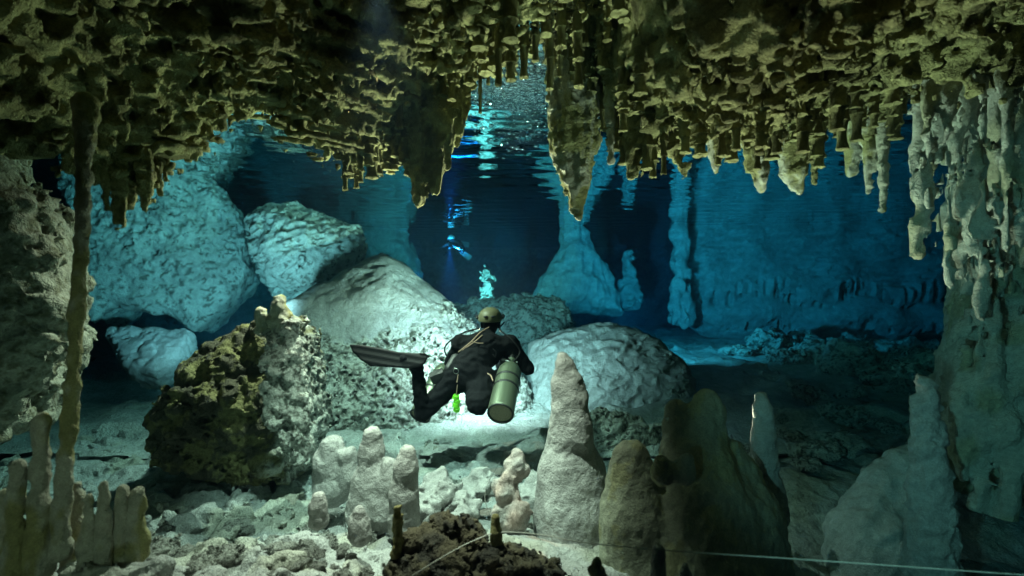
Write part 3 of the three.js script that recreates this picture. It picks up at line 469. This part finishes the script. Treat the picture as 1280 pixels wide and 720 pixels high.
// ------------------------------------------------------------------ rubble
{
  const kinds = [], r = RNG(41);
  for (let i = 0; i < 7; i++) { const flat = i < 4 ? 0.32 : 0.75, sd = i * 13.7; const f = (x, y, z) => { let d = Math.hypot(x / 0.9, y / (flat * 0.9), z / 0.75) - 0.62; d = smax(d * 0.5, Math.abs(y) - flat * 0.45 + 0.12 * n3(x * 1.5 + sd, 0, z * 1.5), 0.1); return d + 0.09 * n3(x * 2.2 + sd, y * 2.2, z * 2.2) + 0.05 * m3(x * 6 + sd, y * 6, z * 6) + 0.02 * m3(x * 14 + sd, y * 14, z * 14); }; kinds.push(dress(nets(f, [-0.9, -0.7, -0.8], [0.9, 0.7, 0.8], 0.035), (x, y, z) => colPale(0.5)(x + sd, y, z))); }
  const put = (n, px0, px1, d0, d1, s0, s1, label, group, base) => { for (let i = 0; i < n; i++) { const d = lerp(d0, d1, r()), px = lerp(px0, px1, r()), x = (px - 640) / F * d, s = lerp(s0, s1, r() * r()); if (Math.hypot(x - 1.95, d - 9.6) < 3.3) continue; const o = mesh('rock', kinds[Math.floor(r() * kinds.length)], M.far); o.scale.setScalar(s); o.position.set(x, (base ?? floorY(x, -d)) + s * 0.12 * r(), -d); o.rotation.set((r() - 0.5) * 0.9, r() * 6.28, (r() - 0.5) * 0.9); tag(o, label, 'rock', group); } };
  put(60, 850, 1180, 7.0, 12.5, 0.35, 1.3, 'tilted slab of broken rock in the blue rubble before the far wall', 'rubble slabs before the far wall', 0.05);
  put(16, 930, 1160, 4.2, 6.5, 0.2, 0.55, 'dim angular rock in the dark hollow beside the lumpy mound', 'rocks in the dark hollow', -0.1);
  put(9, 555, 625, 10, 11.5, 0.3, 0.6, 'pale angular rock piled below the bright crooked stalagmite', 'rocks below the crooked stalagmite', 0.75);
  put(90, 130, 470, 2.0, 3.6, 0.04, 0.22, 'knobby pale stone lying on the left foreground floor', 'loose stones on the left floor');
  put(22, 525, 690, 2.9, 4.4, 0.05, 0.26, 'rounded pale stone lying on the bright floor under the diver', 'loose stones under the diver');
  put(12, 1040, 1180, 2.5, 3.1, 0.05, 0.16, 'small broken stone at the foot of the slender right-hand stalagmite', 'stones by the right-hand stalagmite');
}
say('rubble');

// ------------------------------------------------------------------ guide line
function tube(pts, r, seg = 40, sides = 6) { return new THREE.TubeGeometry(new THREE.CatmullRomCurve3(pts), seg, r, sides); }
const MLine = new THREE.MeshStandardMaterial({ color: new THREE.Color(0.75, 0.74, 0.68), roughness: 0.7 });
tag(mesh('guide_line', tube([P(512, 722, 1.95), P(552, 697, 2.1), P(592, 676, 2.3), P(620, 666, 2.33), P(680, 669, 2.3), P(715, 676, 2.2), P(823, 687, 2.0), P(1000, 699, 1.95), P(1300, 720, 1.9)], 0.0027, 120), MLine), 'thin white guide line strung across the foreground from peg to peg', 'line');
tag(mesh('guide_line', tube([P(620, 660, 2.33), P(606, 620, 2.9), P(626, 575, 4.1)], 0.0018, 40), new THREE.MeshStandardMaterial({ color: new THREE.Color(0.12, 0.12, 0.11), roughness: 0.8 })), 'thin dark guide line running from the peg towards the diver', 'line');
tag(mesh('guide_line', tube([P(640, 512, 4.3), P(648, 490, 4.5), P(656, 466, 4.75)], 0.002, 20), MLine), 'short white line slanting down beside the tank of the diver', 'line');

// ------------------------------------------------------------------ the diver
const std = (c, rough, o = {}) => new THREE.MeshStandardMaterial({ color: new THREE.Color(...c), roughness: rough, ...o });
const MAT = {
  suit: new THREE.MeshPhysicalMaterial({ color: new THREE.Color(0.005, 0.0055, 0.007), roughness: 0.9, specularIntensity: 0.35, bumpMap: rep(roughBump, 5), bumpScale: 0.003 }), rubber: new THREE.MeshPhysicalMaterial({ color: new THREE.Color(0.006, 0.006, 0.007), roughness: 0.6, specularIntensity: 0.4 }), black: std([0.02, 0.02, 0.02], 0.55),
  tank: std([0.16, 0.19, 0.13], 0.38, { metalness: 0.55, bumpMap: rep(roughBump, 3), bumpScale: 0.001 }), tankPlate: std([0.42, 0.34, 0.22], 0.7, { map: rep(grain, 3) }), chrome: std([0.6, 0.6, 0.6], 0.25, { metalness: 1 }),
  helmet: std([0.15, 0.145, 0.08], 0.5), cord: std([0.36, 0.24, 0.17], 0.8), green: std([0.16, 0.62, 0.03], 0.5), white: std([0.75, 0.75, 0.72], 0.6), skin: std([0.45, 0.27, 0.2], 0.6),
  lens: new THREE.MeshStandardMaterial({ color: 0x222222, emissive: new THREE.Color(1, 0.95, 0.85), emissiveIntensity: 6, roughness: 0.3 }), alu: std([0.12, 0.12, 0.13], 0.4, { metalness: 0.8 }),
};
function aimed(o, from, to) { o.position.copy(from); o.quaternion.setFromUnitVectors(V(0, 1, 0), to.clone().sub(from).normalize()); return o; }
const lathe = (pts, seg = 36) => new THREE.LatheGeometry(pts.map(([r, y]) => new THREE.Vector2(Math.max(r, 0.0001), y)), seg);
{
  const who = thing('person', 'diver in a black suit and pale helmet swimming away, knees bent, one fin out', 'person', P(590, 470, 4.6));
  const rel = (o) => { o.position.sub(who.position); return o; };
  const put = (name, g, m, parent = who) => { const o = mesh(name, g, m, parent); if (parent === who) o.position.copy(who.position).negate(); return o; };
  const J = { pel: P(582, 466, 4.5), mid: P(593, 452, 4.6), ch: P(604, 437, 4.72), nk: P(611, 417, 4.86), sL: P(577, 430, 4.74), sR: P(637, 431, 4.74), eR: P(660, 461, 4.72), wR: P(639, 452, 4.95), eL: P(563, 452, 4.86), wL: P(588, 450, 5.1), hL: P(569, 474, 4.48), hR: P(600, 476, 4.5), kL: P(528, 517, 4.4), aL: P(521, 460, 4.24), tL: P(505, 449, 4.18), kR: P(597, 504, 4.24), aR: P(616, 472, 4.52), tR: P(634, 464, 4.7) };
  const limbs = [[[J.pel, 0.145], [J.mid, 0.15], [J.ch, 0.165], [J.nk, 0.065]], [[J.sL, 0.085], [J.ch, 0.13], [J.sR, 0.085]], [[J.sR, 0.078], [J.eR, 0.058], [J.wR, 0.04]], [[J.sL, 0.078], [J.eL, 0.056], [J.wL, 0.04]], [[J.hL, 0.115], [J.kL, 0.066], [J.aL, 0.05], [J.tL, 0.042]], [[J.hR, 0.14], [J.kR, 0.092], [J.aR, 0.05], [J.tR, 0.042]], [[J.hL, 0.11], [J.pel, 0.14], [J.hR, 0.12]]];
  // hands: palm and five fingers closed round a handle
  const handOf = (w, toward) => { const f = toward.clone().sub(w).normalize(), side = V(0, 1, 0).cross(f).normalize(), up = f.clone().cross(side), at = (a, b, c) => w.clone().addScaledVector(f, a).addScaledVector(side, b).addScaledVector(up, c); limbs.push([[w, 0.038], [at(0.05, 0, 0), 0.036], [at(0.09, 0, 0), 0.032]]); [-0.033, -0.011, 0.011, 0.032].forEach((s, i) => limbs.push([[at(0.09, s, 0), 0.011], [at(0.125 + 0.006 * (i % 3), s, -0.01), 0.0105], [at(0.13, s, -0.045), 0.0095], [at(0.1, s, -0.06), 0.008]])); limbs.push([[at(0.04, -0.03, -0.01), 0.012], [at(0.075, -0.055, -0.03), 0.011], [at(0.1, -0.04, -0.055), 0.0095]]); };
  handOf(J.wR, P(620, 446, 5.2)); handOf(J.wL, P(612, 447, 5.3));
  const s = union(0.05, ...limbs.map((c) => chain(c, 0.05)));
  const g = body(grow(s, 0.03), (x, y, z) => 0.006 * n3(x * 16, y * 9, z * 16) + 0.004 * Math.sin(y * 70 + 4 * n3(x * 5, y * 5, z * 5)), 0.011, 0.1);
  put('body', dress(g, null), MAT.suit);
  // head: hood with face, mask and helmet
  const hd = P(613, 403, 4.93), look = P(640, 395, 6).sub(hd).normalize(), side = V(0, 1, 0).cross(look).normalize(), up = look.clone().cross(side), H = (a, b, c) => hd.clone().addScaledVector(look, a).addScaledVector(side, b).addScaledVector(up, c);
  const head = grow(union(0.03, chain([[H(0, 0, 0.03), 0.088], [H(0.03, 0, -0.05), 0.062]]), chain([[H(-0.02, 0, -0.05), 0.06], [J.nk, 0.062]]), chain([[H(0.095, 0, -0.01), 0.012], [H(0.105, 0, -0.04), 0.016]]), chain([[H(0.0, 0.088, -0.01), 0.012], [H(0.0, 0.088, -0.045), 0.012]]), chain([[H(0.0, -0.088, -0.01), 0.012], [H(0.0, -0.088, -0.045), 0.012]])), 0.03);
  put('hood', dress(nets(head.f, head.lo, head.hi, 0.009), null), MAT.suit);
  const face = { f: (x, y, z) => cone(x, y, z, H(0.05, 0, 0.0), H(0.055, 0, -0.04), 0.052, 0.045), lo: H(0.05, 0, -0.02).subScalar(0.12).toArray(), hi: H(0.05, 0, -0.02).addScalar(0.12).toArray() };
  put('face', dress(nets(face.f, face.lo, face.hi, 0.008), null), MAT.skin);
  const mask = put('mask', new THREE.TorusGeometry(0.05, 0.016, 10, 28), MAT.black); mask.geometry.scale(1.3, 0.85, 1); mask.position.copy(H(0.1, 0, 0.012).sub(who.position)); mask.quaternion.setFromUnitVectors(V(0, 0, 1), look);
  const pane = mesh('lens', new THREE.CircleGeometry(0.05, 24), new THREE.MeshPhysicalMaterial({ color: 0xffffff, transmission: 1, thickness: 0, roughness: 0.02 }), mask); pane.scale.set(1.3, 0.85, 1);
  const regu = put('regulator', lathe([[0, 0], [0.034, 0.002], [0.036, 0.02], [0.024, 0.034], [0.012, 0.04]]), MAT.chrome); regu.position.copy(H(0.15, 0, -0.06).sub(who.position)); regu.quaternion.setFromUnitVectors(V(0, 1, 0), look.clone().negate());
  // helmet: a shell with a rim, two vents, and lights on both sides
  const shell = lathe([[0.112, -0.012], [0.118, -0.004], [0.114, 0.03], [0.102, 0.065], [0.078, 0.094], [0.044, 0.112], [0.001, 0.118]], 40); shell.scale(1, 1, 1.12);
  const helmet = put('helmet', shell, MAT.helmet); helmet.position.copy(H(-0.01, 0, 0.03).sub(who.position)); helmet.quaternion.setFromUnitVectors(V(0, 1, 0), up.clone().addScaledVector(look, -0.1).normalize());
  for (const k of [-0.035, 0.035]) { const v = mesh('vent', new THREE.SphereGeometry(0.016, 14, 10).scale(1.5, 0.6, 0.5), MAT.black, helmet); v.position.set(k, 0.045, 0.122); }
  for (const k of [-1, 1]) { const t = mesh('helmet_lamp', lathe([[0, -0.05], [0.014, -0.05], [0.015, 0.03], [0.02, 0.04], [0.02, 0.06], [0, 0.061]], 20), MAT.black, helmet); t.position.set(k * 0.122, 0.02, -0.01); t.rotation.x = -Math.PI / 2; }
  // fins
  const blade = (poly, d, n, name) => { const f = grow(slab({ poly, d, n, thick: 0.035, round: 0.014, dome: 0.008 }), 0.02); return put(name, dress(body(f, (x, y, z) => 0.005 * Math.abs(Math.sin((y * 0.98 + x * 0.15) * 62)), 0.009, 0.06), null), MAT.rubber); };
  blade([[435, 430], [452, 430], [475, 434], [497, 439], [515, 440], [529, 440], [535, 445], [532, 453], [524, 459], [510, 460], [480, 459], [462, 458], [450, 450], [440, 440]], 4.17, [-0.1, 0.35, 0.93], 'fin');
  const finR = put('fin', new THREE.BoxGeometry(0.19, 0.02, 0.62, 6, 1, 8), MAT.rubber); { const p = finR.geometry.attributes.position; for (let i = 0; i < p.count; i++) { const t = (p.getZ(i) + 0.31) / 0.62; p.setX(i, p.getX(i) * (1.1 - 0.55 * t)); p.setY(i, p.getY(i) * (0.6 + 1.2 * t)); } finR.geometry.computeVertexNormals(); finR.position.copy(P(630, 458, 5.02).sub(who.position)); }
  for (const t of [[P(530, 452, 4.2), P(518, 460, 4.25)], [P(536, 446, 4.2), P(525, 442, 4.16)]]) put('fin_strap', tube([t[0], t[0].clone().lerp(t[1], 0.5).add(V(0.01, 0.01, 0.03)), t[1]], 0.008, 12, 8), MAT.rubber);
  // tanks: cylinder with rounded shoulder, pale base plate, two bands, valve and regulator
  const makeTank = (from, to, r) => {
    const t = new THREE.Group(); t.name = 'tank'; who.add(t); aimed(t, from.clone().sub(who.position), to.clone().sub(who.position));
    const L = 0.62;
    mesh('cylinder', lathe([[0, 0.012], [r * 0.86, 0.012], [r * 0.9, 0.0], [r * 0.98, 0.006], [r, 0.02], [r, L * 0.78], [r * 0.94, L * 0.86], [r * 0.72, L * 0.94], [r * 0.4, L * 0.985], [0.03, L], [0.03, L + 0.03], [0, L + 0.03]], 48), MAT.tank, t);
    mesh('base_plate', lathe([[0, 0.004], [r * 0.8, 0.004], [r * 0.84, 0.011], [0, 0.011]], 40), MAT.tankPlate, t);
    mesh('rim', new THREE.TorusGeometry(r * 0.93, 0.008, 10, 44).rotateX(Math.PI / 2), MAT.black, t);
    for (const k of [0.44, 0.62]) mesh('band', lathe([[r + 0.001, L * k], [r + 0.006, L * k + 0.003], [r + 0.006, L * k + 0.02], [r + 0.001, L * k + 0.023]], 44), MAT.black, t);
    const v = mesh('valve', new THREE.CylinderGeometry(0.022, 0.022, 0.11, 18), MAT.chrome, t); v.position.y = L + 0.05; v.rotation.z = Math.PI / 2;
    const kb = mesh('knob', new THREE.CylinderGeometry(0.026, 0.026, 0.035, 14), MAT.black, v); kb.position.y = 0.075;
    const rg = mesh('first_stage', new THREE.CylinderGeometry(0.03, 0.03, 0.07, 18), MAT.chrome, t); rg.position.set(0, L + 0.06, 0.05);
    return t;
  };
  makeTank(P(625.5, 517, 4.1), P(638, 460, 4.6), 0.108);
  makeTank(P(525, 520, 4.66), P(556, 462, 5.05), 0.1);
  // harness, hoses, pouch, pocket gear
  const strap = (pts, r, m, name) => put(name, tube(pts, r, 30, 7), m);
  strap([P(573, 440, 4.56), P(588, 428, 4.55), P(600, 416, 4.66), P(611, 409, 4.78)], 0.006, MAT.cord, 'bungee_cord');
  strap([P(578, 438, 4.55), P(592, 428, 4.53), P(603, 419, 4.62)], 0.005, MAT.cord, 'bungee_cord');
  strap([P(590, 427, 4.53), P(598, 429, 4.53), P(604, 429, 4.54)], 0.004, MAT.cord, 'bungee_cord');
  strap([P(595, 464, 4.42), P(606, 466, 4.42), P(613, 469, 4.38), P(616, 476, 4.3)], 0.006, MAT.cord, 'bungee_cord');
  strap([P(571, 478, 4.34), P(573, 468, 4.35), P(575, 462, 4.38), P(572, 456, 4.42)], 0.005, MAT.cord, 'bungee_cord');
  strap([P(616, 436, 4.5), P(620, 440, 4.49), P(619, 446, 4.49), P(616, 443, 4.5)], 0.005, MAT.rubber, 'hose');
  strap([P(640, 455, 4.55), P(650, 440, 4.62), P(640, 425, 4.66), P(625, 412, 4.8), P(630, 403, 5.0)], 0.008, MAT.rubber, 'hose');
  strap([P(564, 455, 4.98), P(556, 435, 4.9), P(575, 418, 4.85), P(600, 410, 4.85)], 0.008, MAT.rubber, 'hose');
  const pouch = put('pouch', new THREE.BoxGeometry(0.13, 0.085, 0.1, 4, 4, 4), MAT.black); { const p = pouch.geometry.attributes.position; for (let i = 0; i < p.count; i++) { const v = V(p.getX(i), p.getY(i), p.getZ(i)); v.multiplyScalar(1 - 0.12 * (Math.hypot(v.x / 0.065, v.y / 0.0425, v.z / 0.05) - 1)); p.setXYZ(i, v.x, v.y + 0.006 * n3(v.x * 20, v.y * 20, v.z * 20), v.z); } pouch.geometry.computeVertexNormals(); pouch.position.copy(P(547, 470, 4.46).sub(who.position)); pouch.rotation.set(0.3, 0.2, 0.35); }
  const buckle = put('buckle', new THREE.TorusGeometry(0.022, 0.004, 8, 20), MAT.chrome); buckle.position.copy(P(570, 464, 4.35).sub(who.position));
  const canister = put('back_plate_pocket', new THREE.CapsuleGeometry(0.05, 0.12, 6, 14), MAT.black); aimed(canister, P(566, 455, 4.5).sub(who.position), P(575, 440, 4.6).sub(who.position));
  // bright green markers hanging below the hip
  for (let i = 0; i < 4; i++) { const a = put('line_marker', new THREE.CylinderGeometry(0.028 - 0.003 * (i % 2), 0.034, 0.03, 6, 1), MAT.green); a.position.copy(P(570 + (i % 2), 496 + i * 5, 4.36).sub(who.position)); a.rotation.set(0.4, i * 0.7, 0.25 * (i % 2 ? 1 : -1)); }
  strap([P(572, 478, 4.36), P(571, 488, 4.35), P(570, 496, 4.36)], 0.004, MAT.cord, 'bungee_cord');
}
// far diver
{
  const who = thing('person', 'distant diver hovering in the dark pool with fins trailing and a blue light', 'person', P(568, 308, 16.4));
  const put = (name, g, m) => { const o = mesh(name, g, m, who); o.position.copy(who.position).negate(); return o; };
  const D = 16.4, s = union(0.06, chain([N(571, 305, D, 5), N(566, 303, D, 5.2), N(564, 300, D, 4)]), chain([N(564, 303, D, 3), N(557, 306, D, 2), N(551, 309, D - 0.2, 1.6)]), chain([N(567, 304, D, 3), N(563, 308, D - 0.2, 2), N(562, 310, D - 0.3, 1.6)]), chain([N(571, 306, D, 4), N(575, 311, D, 3), N(578, 316, D, 2)]), chain([N(570, 305, D + 0.2, 4), N(577, 308, D + 0.3, 3), N(574, 302, D + 0.5, 2)]));
  put('body', dress(body(grow(s, 0.05), (x, y, z) => 0.01 * n3(x * 9, y * 9, z * 9), 0.025, 0.1), null), std([0.05, 0.06, 0.08], 0.7));
  const hm = put('helmet', new THREE.SphereGeometry(0.12, 20, 14, 0, 6.3, 0, 1.8), MAT.white); hm.position.copy(P(564, 298, D - 0.05).sub(who.position));
  for (const [a, b] of [[P(577, 315, D), P(587, 322, D)], [P(574, 303, D + 0.5), P(584, 306, D + 0.6)]]) { const f = put('fin', new THREE.BoxGeometry(0.2, 0.4, 0.03, 3, 4, 1), std([0.3, 0.32, 0.34], 0.5)); aimed(f, a.clone().lerp(b, 0.5).sub(who.position), b.clone().sub(who.position)); const p = f.geometry.attributes.position; for (let i = 0; i < p.count; i++) p.setX(i, p.getX(i) * (0.8 + p.getY(i))); }
  const t = put('tank', new THREE.CapsuleGeometry(0.09, 0.5, 6, 16), MAT.chrome); aimed(t, P(570, 308, D - 0.15).sub(who.position), P(564, 305, D - 0.1).sub(who.position));
}
// lamps: housing with fins, handle and a glowing face
for (const L of LAMPS) {
  const lab = { arch: ['added unseen lamp behind the arch of the ceiling', 'lamp'], backup: ['small backup torch in the hand of the distant diver', 'lamp'], twin: ['added unseen lamp behind the lumpy mound, aimed at the ceiling', 'lamp'], pool: ['added unseen lamp behind the low ridge by the dark pool', 'lamp'], focus: ['added fill lamp above the camera, aimed at the carrot-shaped stalactite', 'lamp'], chest: ['lamp on the chest of the swimming diver', 'lamp'], pocket: ['lamp wedged in a pocket of the cave ceiling', 'lamp'], hand: ['torch held ahead by the swimming diver', 'lamp'], floor: ['lamp set on the floor behind the broad pale boulder', 'lamp'], far: ['small blue torch below the distant diver', 'lamp'], left: ['added unseen lamp behind the brown boulder', 'lamp'], strobe: [L.at.x < -1 ? 'warm strobe beside the photographer, aimed at the candle stalagmites' : 'greenish strobe beside the photographer, aimed at the pale curtain', 'lamp'] }[L.name];
  const o = thing('dive_light', lab[0], lab[1], L.at), r = L.name === 'backup' ? 0.03 : 0.038;
  const dir = L.aim ? L.aim.clone().sub(L.at).normalize() : V(0, -1, 0); o.quaternion.setFromUnitVectors(V(0, 1, 0), dir);
  mesh('housing', lathe([[0, -0.17], [r * 0.7, -0.17], [r * 0.75, -0.05], [r * 1.1, -0.04], [r * 1.1, -0.002], [r * 0.96, -0.002], [r * 0.96, -0.008], [0, -0.008]], 28), MAT.alu, o);
  const m = MAT.lens.clone(); m.emissive.setRGB(...L.col); if (L.name === 'far') m.emissiveIntensity = 1.5;
  if (L.aim) mesh('lamp_lens', lathe([[0, 0], [r * 0.9, 0], [r * 0.95, -0.006]], 24), m, o);
  else { const b = mesh('lamp_bulb', new THREE.SphereGeometry(0.045, 20, 14), m, o); o.children[0].position.y = -0.045; }
}
// bubbles of the diver's breath gathered under the surface
{
  const r = RNG(31), n = 5000, g = new THREE.SphereGeometry(1, 10, 7), im = new THREE.InstancedMesh(g, new THREE.MeshPhysicalMaterial({ color: 0xffffff, transmission: 1, thickness: 0.01, ior: 0.76, roughness: 0.02 }), n), o = new THREE.Object3D();
  for (let i = 0; i < n; i++) { const a = r() * 6.283, q = Math.sqrt(r()), near = i % 3 === 0, s = 0.004 + 0.022 * r() * r() * r(), x = 0.14 + (near ? 0.3 : 0.66) * q * Math.cos(a) + 0.15 * (r() - 0.5), z = -4.5 + (near ? 0.3 : 0.6) * q * Math.sin(a); o.position.set(x, SURF - 0.02 - s - (r() < 0.15 ? 0.5 * r() : 0.02 * r()), z); o.scale.set(s * 1.3, s * 0.8, s * 1.3); o.updateMatrix(); im.setMatrixAt(i, o.matrix); }
  im.name = 'bubbles'; im.userData = { kind: 'stuff', label: 'silvery exhaled bubbles gathered under the water surface', category: 'bubbles' }; scene.add(im);
}
console.log('triangles', TRIS);
renderer.render(scene, camera);
